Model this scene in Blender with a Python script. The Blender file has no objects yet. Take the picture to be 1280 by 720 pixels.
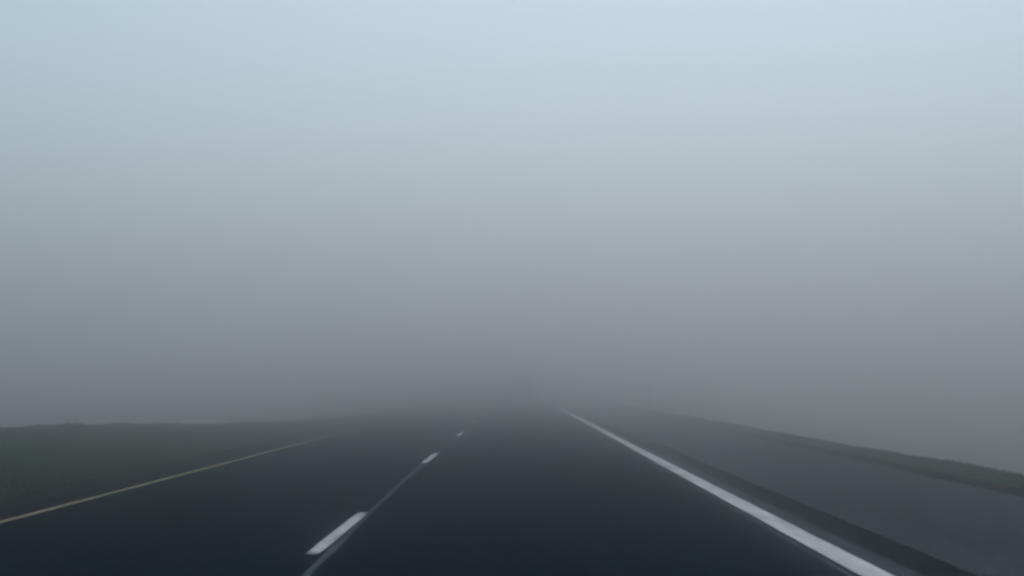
import bpy, bmesh, math, random
import numpy as np
from mathutils import Vector

random.seed(4)
rng = np.random.default_rng(11)
R = math.radians
sc = bpy.context.scene
COL = sc.collection

# ---------------------------------------------------------------- tunables
CAM_H = 1.2
FOG_DENSITY = 0.0375
FOG_ALBEDO = (0.956, 0.960, 0.957, 1)
FOG_G = 0.974
FOG_TOP = 13.0
SKY_STRENGTH = 0.12
SKY_SAT = 1.05
SKY_HUE = 0.475
SKY_AIR, SKY_DUST = 1.0, 5.5
SKY_TINT = (.87, .985, 1.04, 1)
SUN_ENERGY = 0.5
SUN_EL, SUN_AZ = 61.0, 9.0         # azimuth: degrees right of the view direction (+Y)
EXPOSURE = 0.07

# ---------------------------------------------------------------- helpers
def link(o, parent=None):
    COL.objects.link(o)
    if parent is not None:
        o.parent = parent
    return o

def mesh_obj(name, verts, faces, mat, parent=None, smooth=False, uv=None):
    me = bpy.data.meshes.new(name)
    me.from_pydata([tuple(map(float, v)) for v in verts], [], [tuple(f) for f in faces])
    me.materials.append(mat)
    if smooth:
        for p in me.polygons:
            p.use_smooth = True
    if uv is not None:
        lay = me.uv_layers.new(name='across').data
        for lp in me.loops:
            lay[lp.index].uv = uv[lp.vertex_index]
    me.update()
    return link(bpy.data.objects.new(name, me), parent)

def grid_obj(name, xs, ys, zfun, mat, parent=None, smooth=True):
    xs = list(xs); ys = list(ys)
    vs = [(x, y, zfun(x, y)) for y in ys for x in xs]
    n = len(xs)
    fs = [(j*n+i, j*n+i+1, (j+1)*n+i+1, (j+1)*n+i) for j in range(len(ys)-1) for i in range(n-1)]
    return mesh_obj(name, vs, fs, mat, parent, smooth)

def tag(o, label=None, cat=None, kind=None, group=None):
    if label: o['label'] = label
    if cat: o['category'] = cat
    if kind: o['kind'] = kind
    if group: o['group'] = group
    return o

class Nodes:
    def __init__(self, name):
        self.m = bpy.data.materials.new(name)
        self.m.use_nodes = True
        self.t = self.m.node_tree
        self.b = self.t.nodes['Principled BSDF']
        self.geo = self.t.nodes.new('ShaderNodeNewGeometry')
        self.pos = self.geo.outputs['Position']
    def new(self, k, **kw):
        n = self.t.nodes.new(k)
        for a, v in kw.items(): setattr(n, a, v)
        return n
    def link(self, a, b): self.t.links.new(a, b)
    def mapping(self, scale):
        n = self.new('ShaderNodeMapping'); n.inputs['Scale'].default_value = scale
        self.link(self.pos, n.inputs['Vector']); return n.outputs[0]
    def noise(self, scale, vec=None, detail=4, rough=.55):
        n = self.new('ShaderNodeTexNoise')
        n.inputs['Scale'].default_value = scale
        n.inputs['Detail'].default_value = detail
        n.inputs['Roughness'].default_value = rough
        self.link(vec or self.pos, n.inputs['Vector']); return n.outputs['Fac']
    def ramp(self, fac, stops):
        n = self.new('ShaderNodeValToRGB')
        e = n.color_ramp.elements
        while len(e) < len(stops): e.new(.5)
        for el, (p, c) in zip(e, stops):
            el.position = p; el.color = (*c, 1) if len(c) == 3 else c
        self.link(fac, n.inputs[0]); return n.outputs[0]
    def mix(self, fac, a, b, mode='MIX'):
        n = self.new('ShaderNodeMix', data_type='RGBA', blend_type=mode)
        for v, s in ((fac, n.inputs[0]), (a, n.inputs[6]), (b, n.inputs[7])):
            if hasattr(v, 'is_linked'): self.link(v, s)
            elif isinstance(v, (int, float)): s.default_value = v
            else: s.default_value = (*v, 1)
        return n.outputs[2]
    def bump(self, h, strength, dist):
        n = self.new('ShaderNodeBump')
        n.inputs['Strength'].default_value = strength; n.inputs['Distance'].default_value = dist
        self.link(h, n.inputs['Height']); self.link(n.outputs[0], self.b.inputs['Normal'])
    def color(self, c): self.link(c, self.b.inputs['Base Color'])
    def rough(self, v, spec=.5):
        self.b.inputs['Specular IOR Level'].default_value = spec
        if hasattr(v, 'is_linked'): self.link(v, self.b.inputs['Roughness'])
        else: self.b.inputs['Roughness'].default_value = v

# ---------------------------------------------------------------- materials
def asphalt(name, dark, light, rough, spec=.5, streak=.5):
    n = Nodes(name)
    agg = n.noise(95, detail=3, rough=.7)
    base = n.ramp(agg, [(.33, dark), (.70, light)])
    st = n.noise(1.0, n.mapping((2.6, .035, 1)), detail=4)          # long wheel-worn streaks
    stc = n.ramp(st, [(.35, (.80,)*3), (.65, (1.18,)*3)])
    base = n.mix(streak, base, stc, 'MULTIPLY')
    pt = n.noise(.35, n.mapping((1, .3, 1)), detail=5)
    base = n.mix(.85 if streak > .4 else .35, base, n.ramp(pt, [(.32, (.62,)*3), (.68, (1.40,)*3)]), 'MULTIPLY')
    ag2 = n.noise(15, n.mapping((1, .14, 1)), detail=4, rough=.75)     # rolled-in texture along the lane
    base = n.mix(.8 if streak > .4 else .5, base, n.ramp(ag2, [(.36, (.25,)*3), (.64, (1.95,)*3)]), 'MULTIPLY')
    n.color(base)
    n.rough(n.ramp(st, [(.3, (rough-.05,)*3), (.7, (rough+.08,)*3)]), spec)
    n.bump(agg, .35, .004)
    return n.m

M_ROAD = asphalt('road_asphalt', (.0004, .0042, .0075), (.0042, .0120, .0180), .9, 0)
M_INNER = asphalt('inner_shoulder_asphalt', (.003, .0065, .0105), (.010, .017, .024), .9, 0)
M_SHOULDER = asphalt('shoulder_asphalt', (.020, .0265, .030), (.050, .060, .066), .9, 0, .35)
M_RUMBLE = asphalt('rumble_asphalt', (.0006, .0028, .0055), (.0030, .0068, .0115), .9, 0)
M_LIP = asphalt('lane_edge_asphalt', (.015, .024, .030), (.040, .054, .064), .9, 0)

def paint(name, col, under, wear, feather=.25):
    """road paint that wears through to the asphalt in spots and thins out towards its edges"""
    n = Nodes(name)
    w = n.noise(60, detail=5, rough=.75)
    big = n.noise(2.2, n.mapping((3, .5, 1)), detail=3)
    f = n.ramp(n.mix(.5, w, big), [(wear-.10, (0,)*3), (wear+.10, (1,)*3)])
    c = n.mix(f, under, col)
    uvn = n.new('ShaderNodeUVMap'); uvn.uv_map = 'across'
    sep = n.new('ShaderNodeSeparateXYZ'); n.link(uvn.outputs[0], sep.inputs[0])
    def edge(sock):
        a = n.new('ShaderNodeMath', operation='PINGPONG'); n.link(sock, a.inputs[0]); a.inputs[1].default_value = .5
        return a.outputs[0]
    mn = n.new('ShaderNodeMath', operation='MINIMUM'); n.link(edge(sep.outputs[0]), mn.inputs[0]); n.link(edge(sep.outputs[1]), mn.inputs[1])
    rag = n.noise(16, n.mapping((3, .6, 1)), detail=5, rough=.7)
    ad = n.new('ShaderNodeMath', operation='MULTIPLY_ADD'); n.link(rag, ad.inputs[0]); ad.inputs[1].default_value = -feather*.5; n.link(mn.outputs[0], ad.inputs[2])
    e = n.ramp(ad.outputs[0], [(0, (0,)*3), (max(.02, feather*.55), (1,)*3)])
    n.color(n.mix(e, (.004, .009, .014), c))
    n.rough(.6, 0)
    n.bump(w, .3, .002)
    return n.m
M_WHITE = paint('white_road_paint', (.52, .545, .535), (.24, .255, .255), .44, .20)
M_DASH = paint('worn_white_paint', (.46, .49, .49), (.16, .175, .18), .44, .28)
M_YELLOW = paint('yellow_road_paint', (.21, .195, .135), (.07, .07, .055), .46, .20)
M_GHOST = paint('line_blur_ghost', (.055, .066, .075), (.016, .022, .027), .47)  # camera blur of the white line, drawn as a dim strip
M_SEAM = paint('pale_joint_sealant', (.060, .080, .094), (.018, .027, .035), .45, .30)

n = Nodes('verge_ground')
g1 = n.noise(.55, detail=6)
g2 = n.noise(14, detail=4, rough=.7)
c = n.ramp(g1, [(.3, (.010, .018, .012)), (.7, (.020, .028, .018))])
c = n.mix(.6, c, n.ramp(g2, [(.3, (.55,)*3), (.7, (1.35,)*3)]), 'MULTIPLY')
n.color(c); n.rough(.95, 0); n.bump(g2, .8, .04)
M_GROUND = n.m

n = Nodes('dark_margin')
g2 = n.noise(22, detail=5, rough=.7)
n.color(n.ramp(g2, [(.3, (.002, .003, .004)), (.7, (.008, .009, .011))]))  # very dark tone, mottled at random
n.rough(.95, 0); n.bump(g2, .9, .03)
M_MARGIN = n.m

def blade_mat(name, lo, mid, hi):
    n = Nodes(name)
    f = n.mix(.45, n.noise(1.1, detail=5, rough=.65), n.noise(35, detail=2))
    n.color(n.ramp(f, [(.32, lo), (.5, mid), (.68, hi)]))
    n.rough(.9, .03)
    return n.m
M_BLADE = blade_mat('verge_grass', (.011, .074, .042), (.028, .115, .066), (.052, .150, .086))
M_DRY = blade_mat('dry_grass', (.010, .017, .009), (.022, .032, .016), (.050, .058, .030))

# ---------------------------------------------------------------- ground
Y0, Y1 = -60.0, 620.0
HALF = 620.0
XL, XR = -5.32, 5.52                      # paved edges
prof = [(-HALF, -9), (-200, -8.6), (-90, -8), (-42, -7.2), (-30, -5.0), (-20, -2.0), (-14.5, -.65), (-12.4, .02), (-11.2, .29), (-10.4, .33),
        (-9.4, .27), (-8, .16), (-6.8, .05), (-6, .0), (-5.55, -.035), (-5.2, -.05), (-5.0, -.10), (5.2, -.10), (5.45, -.06), (5.75, -.02),
        (6.1, -.03), (6.6, -.03), (7.05, -.07), (7.6, -.22), (9, -.9), (14, -3.4), (22, -6.6), (34, -8.4), (90, -9), (200, -9.3), (HALF, -9.6)]
px = np.array([p[0] for p in prof]); pz = np.array([p[1] for p in prof])
def ground_z(x, y):
    z = float(np.interp(x, px, pz))
    if x < -5.6 and z > 0:
        z *= 1-.9*min(1, max(0, (y-27)/40))          # the left bank flattens out ahead
    if x < -6:
        f = min(1, max(0, (y-30)/40)); z -= .6*f*f*(3-2*f)*min(1, (-x-6)/4)
    a = min(1.0, max(0.0, (abs(x)-5.6)/2.5))
    return z + a*(.018*math.sin(y*.21+x*.4)+.012*math.sin(y*.53-x*.8+1.3)+.010*math.sin(y*1.37+x*1.9))
gx = sorted(set([float(v) for v in px] + [float(v) for v in np.arange(-15, -5.6, .45)] + [float(v) for v in np.arange(5.6, 9, .25)]))
gy = list(np.arange(Y0, 0, 6)) + list(np.arange(0, 120, .8)) + list(np.arange(120, Y1+1, 20))
tag(grid_obj('ground', gx, gy, ground_z, M_GROUND), kind='structure', label='grassy ground falling away on both sides of the highway')

# ---------------------------------------------------------------- paved surfaces
ys_long = list(np.arange(Y0, 140, 4)) + list(np.arange(140, Y1, 20))
def slab(name, x0, x1, z, mat, parent=None, y0=Y0, y1=Y1-20, drop=.12, nx=2, wob0=0, wob1=0):
    """a strip of paving with real thickness along its two long edges"""
    ys = [y for y in (np.arange(y0, 120, 1.0) if (wob0 or wob1) else np.arange(y0, 120, 8.0))] + list(np.arange(120, y1+1, 20))
    vs, fs = [], []
    for y in ys:
        a = x0 + (wob0*(math.sin(y*.9)+math.sin(y*2.3+1)) if wob0 else 0)
        b = x1 + (wob1*(math.sin(y*.8+2)+math.sin(y*1.9)) if wob1 else 0)
        vs += [(a, y, z-drop), (a, y, z), (b, y, z), (b, y, z-drop)]
    for j in range(len(ys)-1):
        for i in range(3):
            fs.append((j*4+i, j*4+i+1, (j+1)*4+i+1, (j+1)*4+i))
    return mesh_obj(name, vs, fs, mat, parent)

RUM0, RUM1 = 2.57, 2.93
road = tag(slab('road', -4.66, RUM0, 0, M_ROAD), kind='structure', label='dark two lane asphalt carriageway running straight into the fog')
tag(slab('inner_shoulder', XL, -5.034, -.004, M_INNER, wob0=.02), kind='structure', label='narrow dark paved shoulder beside the left grass bank')
tag(slab('road_shoulder', RUM1, XR, -.003, M_SHOULDER, wob1=.025), kind='structure', label='wide grey paved shoulder on the right of the road')

# milled rumble strip: one groove every 0.30 m, real depth near the camera
vs, fs = [], []
yy = []
y = -6.0
while y < 130:
    yy += [(y, 0), (y+.05, -.008), (y+.10, -.011), (y+.15, -.008), (y+.20, 0)]
    y += .30
yy = [(Y0, 0)] + yy + [(Y1-20, 0)]
for (y, dz) in yy:
    vs += [(RUM0+.001, y, -.004), (RUM0+.02, y, -.004+dz), (RUM1-.02, y, -.004+dz), (RUM1-.001, y, -.004)]
for j in range(len(yy)-1):
    for i in range(3):
        fs.append((j*4+i, j*4+i+1, (j+1)*4+i+1, (j+1)*4+i))
mesh_obj('rumble_strip', vs, fs, M_RUMBLE, road)
off = -5.03-RUM0
vs2 = [(x+off if x < (RUM0+RUM1)/2 else x-RUM1-4.661, y, z) for x, y, z in vs]
mesh_obj('rumble_strip', vs2, fs, M_RUMBLE, road)

def strip(name, x0, x1, y0, y1, z, mat, parent, step=1.0, wob=.0, ragged=.004):
    ys = list(np.arange(y0, min(y1, 130), step)) + ([min(y1, 130)] if y1 <= 130 else list(np.arange(130, y1+1, 20)))
    vs, fs = [], []
    for k, y in enumerate(ys):
        w = wob*(math.sin(y*.55+.4)+.6*math.sin(y*1.3+2)) if wob else 0
        r0, r1 = rng.uniform(-ragged, ragged, 2)
        vs += [(x0+w+r0, y, z), (x1+w+r1, y, z)]
    for j in range(len(ys)-1):
        fs.append((2*j, 2*j+1, 2*j+3, 2*j+2))
    return mesh_obj(name, vs, fs, mat, parent, uv=[(k % 2, .5) for k in range(len(vs))])

strip('edge_line', 2.145, 2.405, Y0, 420, .004, M_WHITE, road, .5)['label'] = 'solid white line along the right lane edge'
strip('edge_line_ghost', 2.085, 2.135, Y0, 420, .004, M_GHOST, road, .5)['label'] = 'thin blur ghost beside the white edge line, added as a strip'  # added strip imitating a double image of the edge line
strip('yellow_edge_line', -4.64, -4.52, Y0, 420, .004, M_YELLOW, road, .5)['label'] = 'worn yellow line along the left lane edge'
strip('lane_edge_paving', 2.41, RUM0-.012, Y0, 420, .003, M_LIP, road, .5)['label'] = 'paler strip of asphalt outside the white edge line'

# the sealed joint between the lanes wanders a little
jy = [-60, 2, 9, 11, 13.8, 16, 18.5, 22, 28, 34, 45, 60, 80, 130]
jx = [-1.42, -1.30, -1.345, -1.375, -1.41, -1.44, -1.46, -1.465, -1.445, -1.42, -1.44, -1.42, -1.43, -1.42]
jys = list(np.arange(-60, 130, .35))
ker = np.ones(9)/9
jxs = np.convolve(np.pad(np.interp(jys, jy, jx), 4, mode='edge'), ker, 'valid')
vs, fs, uv = [], [], []
for y, x in zip(jys, jxs):
    wd = .036+.010*math.sin(y*.8)+.008*math.sin(y*2.3+1)
    vs += [(x-wd, y, .003), (x, y, .003), (x+wd, y, .003)]
    uv += [(0, .5), (.5, .5), (1, .5)]
for j in range(len(jys)-1):
    for i in range(2):
        fs.append((3*j+i, 3*j+i+1, 3*j+i+4, 3*j+i+3))
mesh_obj('pavement_joint', vs, fs, M_SEAM, road, uv=uv)['label'] = 'pale sealed joint wandering between the two lanes'

# lane dashes (rounded, ragged ends), 12.2 m apart
DASH_C, DASH_W, DASH_L, DASH_P = -1.475, .105, 3.8, 12.2
DASH_Y0 = 10.2
for k in range(-2, 16):
    ya = DASH_Y0 + k*DASH_P; yb = ya + DASH_L
    vs, fs, uv = [], [], []
    for q in np.linspace(0, 1, 23):
        y = ya+(yb-ya)*q
        v = min(.5, min(q, 1-q)*2.2)                    # worn thin over the last half metre
        hw = (DASH_W/2+.022)*(.72+.28*min(1, min(q, 1-q)*5))
        vs += [(DASH_C-hw, y, .006), (DASH_C, y, .006), (DASH_C+hw, y, .006)]
        uv += [(0, v), (.5, v), (1, v)]
    for j in range(22):
        for i in range(2):
            fs.append((3*j+i, 3*j+i+1, 3*j+i+4, 3*j+i+3))
    mesh_obj('lane_dash', vs, fs, M_DASH, road, uv=uv)

# dark bare margin along the paved edges
def margin(name, x0, x1, z):
    ys = list(np.arange(Y0, 0, 5))+list(np.arange(0, 120, .4))+list(np.arange(120, 420, 20))
    vs, fs = [], []
    for y in ys:
        r = rng.uniform(-.05, .05)
        for i, x in enumerate((x0, (x0+x1)/2, x1)):
            xx = x + (r if i else 0)
            vs.append((xx, y, max(ground_z(xx, y), -.055)+.012+rng.uniform(0, .012)+(z if i == 1 else 0)))
    for j in range(len(ys)-1):
        for i in range(2):
            fs.append((3*j+i, 3*j+i+1, 3*j+i+4, 3*j+i+3))
    return tag(mesh_obj(name, vs, fs, M_MARGIN, None, True), kind='structure')
margin('dark_edge', XR+.05, XR+.42, .01)['label'] = 'dark bare soil between right shoulder and grass'
margin('dark_edge', XL-.26, XL-.04, .01)['label'] = 'dark bare soil between left shoulder and grass bank'

# ---------------------------------------------------------------- grass
def grass(name, xa, xb, ya, yb, count, hmin, hmax, width, mat, label, zones=None):
    u = rng.random(count)
    ys = ya*(yb/ya)**u                       # denser near the camera
    xs = rng.uniform(xa, xb, count)
    hs = rng.uniform(hmin, hmax, count)
    patch = .75+.35*np.sin(xs*2.1+ys*.7)*np.sin(ys*.43+1)+.25*np.sin(ys*2.9+xs*5)
    hs *= np.clip(patch, .35, 1.4)
    edge = np.minimum(1, np.minimum(np.abs(xs-xa), np.abs(xs-xb))/.25*.6+.4)
    hs *= edge
    az = rng.uniform(0, 2*math.pi, count)
    lean = rng.uniform(.1, .75, count)
    la = rng.uniform(0, 2*math.pi, count)
    sc_ = np.clip(ys/18, 1, 3.2)             # coarser tufts further off
    w = width*rng.uniform(.6, 1.3, count)*sc_
    z0 = np.array([ground_z(a, b) for a, b in zip(xs, ys)])-.01
    dx, dy = np.cos(az)*w/2, np.sin(az)*w/2
    V = np.empty((count, 4, 3))
    V[:, 0] = np.stack([xs-dx, ys-dy, z0], 1)
    V[:, 1] = np.stack([xs+dx, ys+dy, z0], 1)
    mx, my = np.cos(la)*lean*hs, np.sin(la)*lean*hs
    V[:, 2] = np.stack([xs+dx*.6+mx*.4, ys+dy*.6+my*.4, z0+hs*.6], 1)
    V[:, 3] = np.stack([xs+mx, ys+my, z0+hs], 1)
    V = V.reshape(-1, 3)
    b = np.arange(count)*4
    F = np.concatenate([np.stack([b, b+1, b+2], 1), np.stack([b, b+2, b+3], 1)])
    me = bpy.data.meshes.new(name)
    me.vertices.add(len(V)); me.vertices.foreach_set('co', V.astype(np.float32).ravel())
    me.loops.add(F.size); me.loops.foreach_set('vertex_index', F.astype(np.int32).ravel())
    me.polygons.add(len(F)); me.polygons.foreach_set('loop_start', (np.arange(len(F))*3).astype(np.int32))
    me.materials.append(mat); me.update(calc_edges=True); me.validate()
    return tag(link(bpy.data.objects.new(name, me)), label, 'grass', 'stuff')

grass('grass', -12.6, XL-.34, 5, 130, 150000, .04, .10, .012, M_BLADE, 'green grass covering the low bank left of the road')
grass('roadside_grass', XL-.55, XL-.12, 5, 110, 16000, .04, .10, .012, M_DRY, 'brownish rough grass fringe along the left shoulder edge')
grass('verge_grass', XR+.34, 7.4, 5, 130, 90000, .035, .085, .011, M_BLADE, 'dark green grass strip beyond the right shoulder')

# ---------------------------------------------------------------- marker post
n = Nodes('post_steel'); nz = n.noise(18, detail=4)
n.color(n.ramp(nz, [(.3, (.13, .135, .14)), (.7, (.20, .20, .20))])); n.rough(.6, .4); n.b.inputs['Metallic'].default_value = .3
M_POST = n.m
n = Nodes('post_reflector'); nz = n.noise(120, detail=2)
n.color(n.ramp(nz, [(.3, (.10, .085, .07)), (.7, (.16, .13, .10))])); n.rough(.35, .5)
M_REFL = n.m
PX, PY = 6.72, 74.0
root = bpy.data.objects.new('marker_post', None); link(root)
root.location = (PX, PY, ground_z(PX, PY))
tag(root, 'slim dark marker post on the right grass verge, faint in the fog', 'marker post')
# U-channel post
u = [(-.045, 0), (-.03, 0), (-.022, .03), (.022, .03), (.03, 0), (.045, 0), (.045, .005), (.034, .005), (.026, .036), (-.026, .036), (-.034, .005), (-.045, .005)]
vs = [(x, y, -.25) for x, y in u] + [(x, y, 1.52) for x, y in u]
k = len(u)
fs = [(i, (i+1) % k, k+(i+1) % k, k+i) for i in range(k)] + [tuple(range(k-1, -1, -1)), tuple(range(k, 2*k))]
mesh_obj('post', vs, fs, M_POST, root)
bm = bmesh.new()
bmesh.ops.create_cube(bm, size=1)
bmesh.ops.scale(bm, vec=(.13, .012, .30), verts=bm.verts)
bmesh.ops.translate(bm, vec=(0, -.0085, 1.33), verts=bm.verts)
bmesh.ops.bevel(bm, geom=[e for e in bm.edges if abs(e.verts[0].co.y-e.verts[1].co.y) > .005], offset=.02, segments=3, affect='EDGES')
me = bpy.data.meshes.new('reflector'); bm.to_mesh(me); bm.free(); me.materials.append(M_REFL)
link(bpy.data.objects.new('reflector', me), root)

# ---------------------------------------------------------------- vehicle far ahead
def simple_mat(name, lo, hi, scale, rough, spec=.5, metal=0):
    n = Nodes(name)
    n.color(n.ramp(n.noise(scale, detail=4), [(.3, lo), (.7, hi)])); n.rough(rough, spec)
    n.b.inputs['Metallic'].default_value = metal
    return n.m
M_CAR = simple_mat('dark_car_paint', (.010, .012, .014), (.018, .020, .024), 3, .35)
M_GLASS = simple_mat('dark_car_glass', (.008, .010, .012), (.014, .016, .018), 2, .12)
M_TYRE = simple_mat('tyre_rubber', (.010, .010, .010), (.022, .022, .022), 40, .9, .1)
M_RIM = simple_mat('wheel_rim', (.20, .20, .20), (.34, .34, .34), 20, .4, .5, .8)
M_LAMP = simple_mat('unlit_tail_lamp', (.10, .012, .012), (.16, .02, .02), 60, .25)
M_TRIM = simple_mat('black_bumper', (.012, .012, .012), (.022, .022, .022), 30, .7, .2)
CX, CY = .16, 104.0
car = bpy.data.objects.new('car', None); link(car); car.location = (CX, CY, 0)
tag(car, 'dark tall car driving far ahead, almost lost in the fog where the road vanishes', 'car')
# body: cross-sections along its length (y from the tail), each a rounded ring (half width, bottom, top)
def ring(y, hb, ht, z0, zm, z1):
    r = [(-hb*.92, z0), (hb*.92, z0), (hb, z0+.12), (hb, zm), (ht, z1-.07), (ht*.90, z1), (-ht*.90, z1), (-ht, z1-.07), (-hb, zm), (-hb, z0+.12)]
    return [(x, y, z) for x, z in r]
secs = [(0, .84, .66, .42, 1.05, 1.62), (.10, .90, .70, .32, 1.08, 1.84), (.45, .93, .73, .28, 1.08, 1.93), (1.6, .94, .74, .26, 1.06, 1.96), (2.6, .94, .72, .26, 1.04, 1.90),
        (3.15, .93, .70, .26, 1.02, 1.55), (3.55, .92, .80, .26, .98, 1.16), (4.3, .90, .80, .28, .90, 1.04), (4.62, .84, .74, .36, .74, .86)]
vs = [p for q in secs for p in ring(*q)]
k = 10
fs = [tuple(range(k-1, -1, -1))] + [(j*k+i, j*k+(i+1) % k, (j+1)*k+(i+1) % k, (j+1)*k+i) for j in range(len(secs)-1) for i in range(k)] + [tuple(range((len(secs)-1)*k, len(secs)*k))]
fs = [f[::-1] for f in fs]
mesh_obj('body', vs, fs, M_CAR, car, True)
def panel(name, quad, mat, parent, off):
    """a thin pane set proud of the body along off"""
    o = Vector(off)
    vs = [Vector(p) for p in quad] + [Vector(p)+o for p in quad]
    n = len(quad)
    return mesh_obj(name, vs, [tuple(range(n-1, -1, -1)), tuple(range(n, 2*n))] + [(i, (i+1) % n, n+(i+1) % n, n+i) for i in range(n)], mat, parent)
panel('rear_window', [(-.66, .035, 1.18), (.66, .035, 1.18), (.58, .055, 1.60), (-.58, .055, 1.60)], M_GLASS, car, (0, -.06, 0))
panel('windscreen', [(-.66, 3.56, 1.18), (.66, 3.56, 1.18), (.60, 2.98, 1.70), (-.60, 2.98, 1.70)], M_GLASS, car, (0, .06, .03))
for sx in (-1, 1):
    panel('side_window', [(sx*.90, .55, 1.16), (sx*.90, 2.95, 1.14), (sx*.77, 2.45, 1.72), (sx*.77, .65, 1.76)], M_GLASS, car, (sx*.02, 0, .004))
    panel('tail_light', [(sx*.74, -.01, .92), (sx*.87, .03, .92), (sx*.84, .05, 1.28), (sx*.73, .02, 1.28)], M_LAMP, car, (0, -.05, 0))
    panel('wing_mirror', [(sx*.94, 2.95, 1.08), (sx*1.10, 2.95, 1.10), (sx*1.10, 2.95, 1.24), (sx*.94, 2.95, 1.24)], M_TRIM, car, (0, .10, 0))
panel('bumper', [(-.88, 0, .40), (.88, 0, .40), (.90, 0, .62), (-.90, 0, .62)], M_TRIM, car, (0, -.10, 0))
def wheel(x, y):
    sx = 1 if x > 0 else -1
    def lathe(name, prof, mat, parent):
        N = 28
        vs = [(x+sx*a, y+r*math.cos(2*math.pi*i/N), .35+r*math.sin(2*math.pi*i/N)) for a, r in prof for i in range(N)]
        fs = [(j*N+i, j*N+(i+1) % N, (j+1)*N+(i+1) % N, (j+1)*N+i) for j in range(len(prof)-1) for i in range(N)]
        fs += [tuple(range((len(prof)-1)*N, len(prof)*N))]
        return mesh_obj(name, vs, fs, mat, parent, False)
    ty = lathe('wheel', [(-.22, .20), (-.22, .33), (-.19, .355), (-.03, .355), (0, .33), (0, .22), (-.02, .215)], M_TYRE, car)
    lathe('rim', [(-.018, .213), (-.005, .205), (-.03, .18), (-.035, .06), (-.01, .05)], M_RIM, ty)
for x in (-.955, .955):
    for y in (.85, 3.75):
        wheel(x, y)

# ---------------------------------------------------------------- fog
B = 640.0
zb, zt = -12.0, FOG_TOP
vs = [(x, y, z) for z in (zb, zt) for y in (-B, B) for x in (-B, B)]
fs = [(0, 2, 3, 1), (4, 5, 7, 6), (0, 1, 5, 4), (1, 3, 7, 5), (3, 2, 6, 7), (2, 0, 4, 6)]
fog = bpy.data.materials.new('fog_air'); fog.use_nodes = True
t = fog.node_tree; t.nodes.clear()
out = t.nodes.new('ShaderNodeOutputMaterial'); vol = t.nodes.new('ShaderNodeVolumePrincipled')
vol.inputs['Color'].default_value = FOG_ALBEDO
vol.inputs['Density'].default_value = FOG_DENSITY
vol.inputs['Anisotropy'].default_value = FOG_G
t.links.new(vol.outputs[0], out.inputs['Volume'])
hz = mesh_obj('haze', vs, fs, fog)
tag(hz, 'thick pale grey fog lying over the highway and verges', 'fog', 'stuff')

# ---------------------------------------------------------------- light
w = bpy.data.worlds.new('World'); sc.world = w; w.use_nodes = True
t = w.node_tree
bg = t.nodes['Background']
sky = t.nodes.new('ShaderNodeTexSky'); sky.sky_type = 'NISHITA'; sky.sun_disc = False
sky.sun_elevation = R(SUN_EL); sky.sun_rotation = R(SUN_AZ)
sky.air_density = SKY_AIR; sky.dust_density = SKY_DUST; sky.ozone_density = 1.0; sky.altitude = 0
hs = t.nodes.new('ShaderNodeHueSaturation'); hs.inputs['Saturation'].default_value = SKY_SAT; hs.inputs['Hue'].default_value = SKY_HUE
t.links.new(sky.outputs[0], hs.inputs['Color']); tint = t.nodes.new('ShaderNodeMix'); tint.data_type = 'RGBA'; tint.blend_type = 'MULTIPLY'
tint.inputs[0].default_value = 1; tint.inputs[7].default_value = SKY_TINT       # cool cloud light
t.links.new(hs.outputs[0], tint.inputs[6]); t.links.new(tint.outputs[2], bg.inputs[0]); bg.inputs[1].default_value = SKY_STRENGTH

sd = bpy.data.lights.new('sun', 'SUN'); sd.energy = SUN_ENERGY; sd.angle = R(50); sd.color = (1, .97, .93)
so = bpy.data.objects.new('sun', sd); link(so)
d = Vector((math.sin(R(SUN_AZ))*math.cos(R(SUN_EL)), math.cos(R(SUN_AZ))*math.cos(R(SUN_EL)), math.sin(R(SUN_EL))))
so.rotation_euler = d.to_track_quat('Z', 'Y').to_euler()
so.location = (0, 0, 40)

# ---------------------------------------------------------------- camera
FPX = 1800.0
cam = bpy.data.cameras.new('camera'); co = bpy.data.objects.new('camera', cam); link(co)
cam.sensor_width = 36; cam.lens = FPX/1280*36
cam.clip_start = .05; cam.clip_end = 5000
co.location = (0, 0, CAM_H)
co.rotation_euler = (R(90)+math.atan((483-360)/FPX), 0, math.atan(8/FPX))
sc.camera = co

sc.view_settings.view_transform = 'Standard'; sc.view_settings.look = 'None'
sc.view_settings.exposure = EXPOSURE; sc.view_settings.gamma = 1; sc.view_settings.use_curve_mapping = False
cy = sc.cycles
cy.max_bounces = 10; cy.volume_bounces = 8; cy.diffuse_bounces = 3; cy.glossy_bounces = 3; cy.transparent_max_bounces = 8
cy.use_denoising = True
cy.pixel_filter_type = 'BLACKMAN_HARRIS'; cy.filter_width = 2.3
cy.sample_clamp_indirect = 8
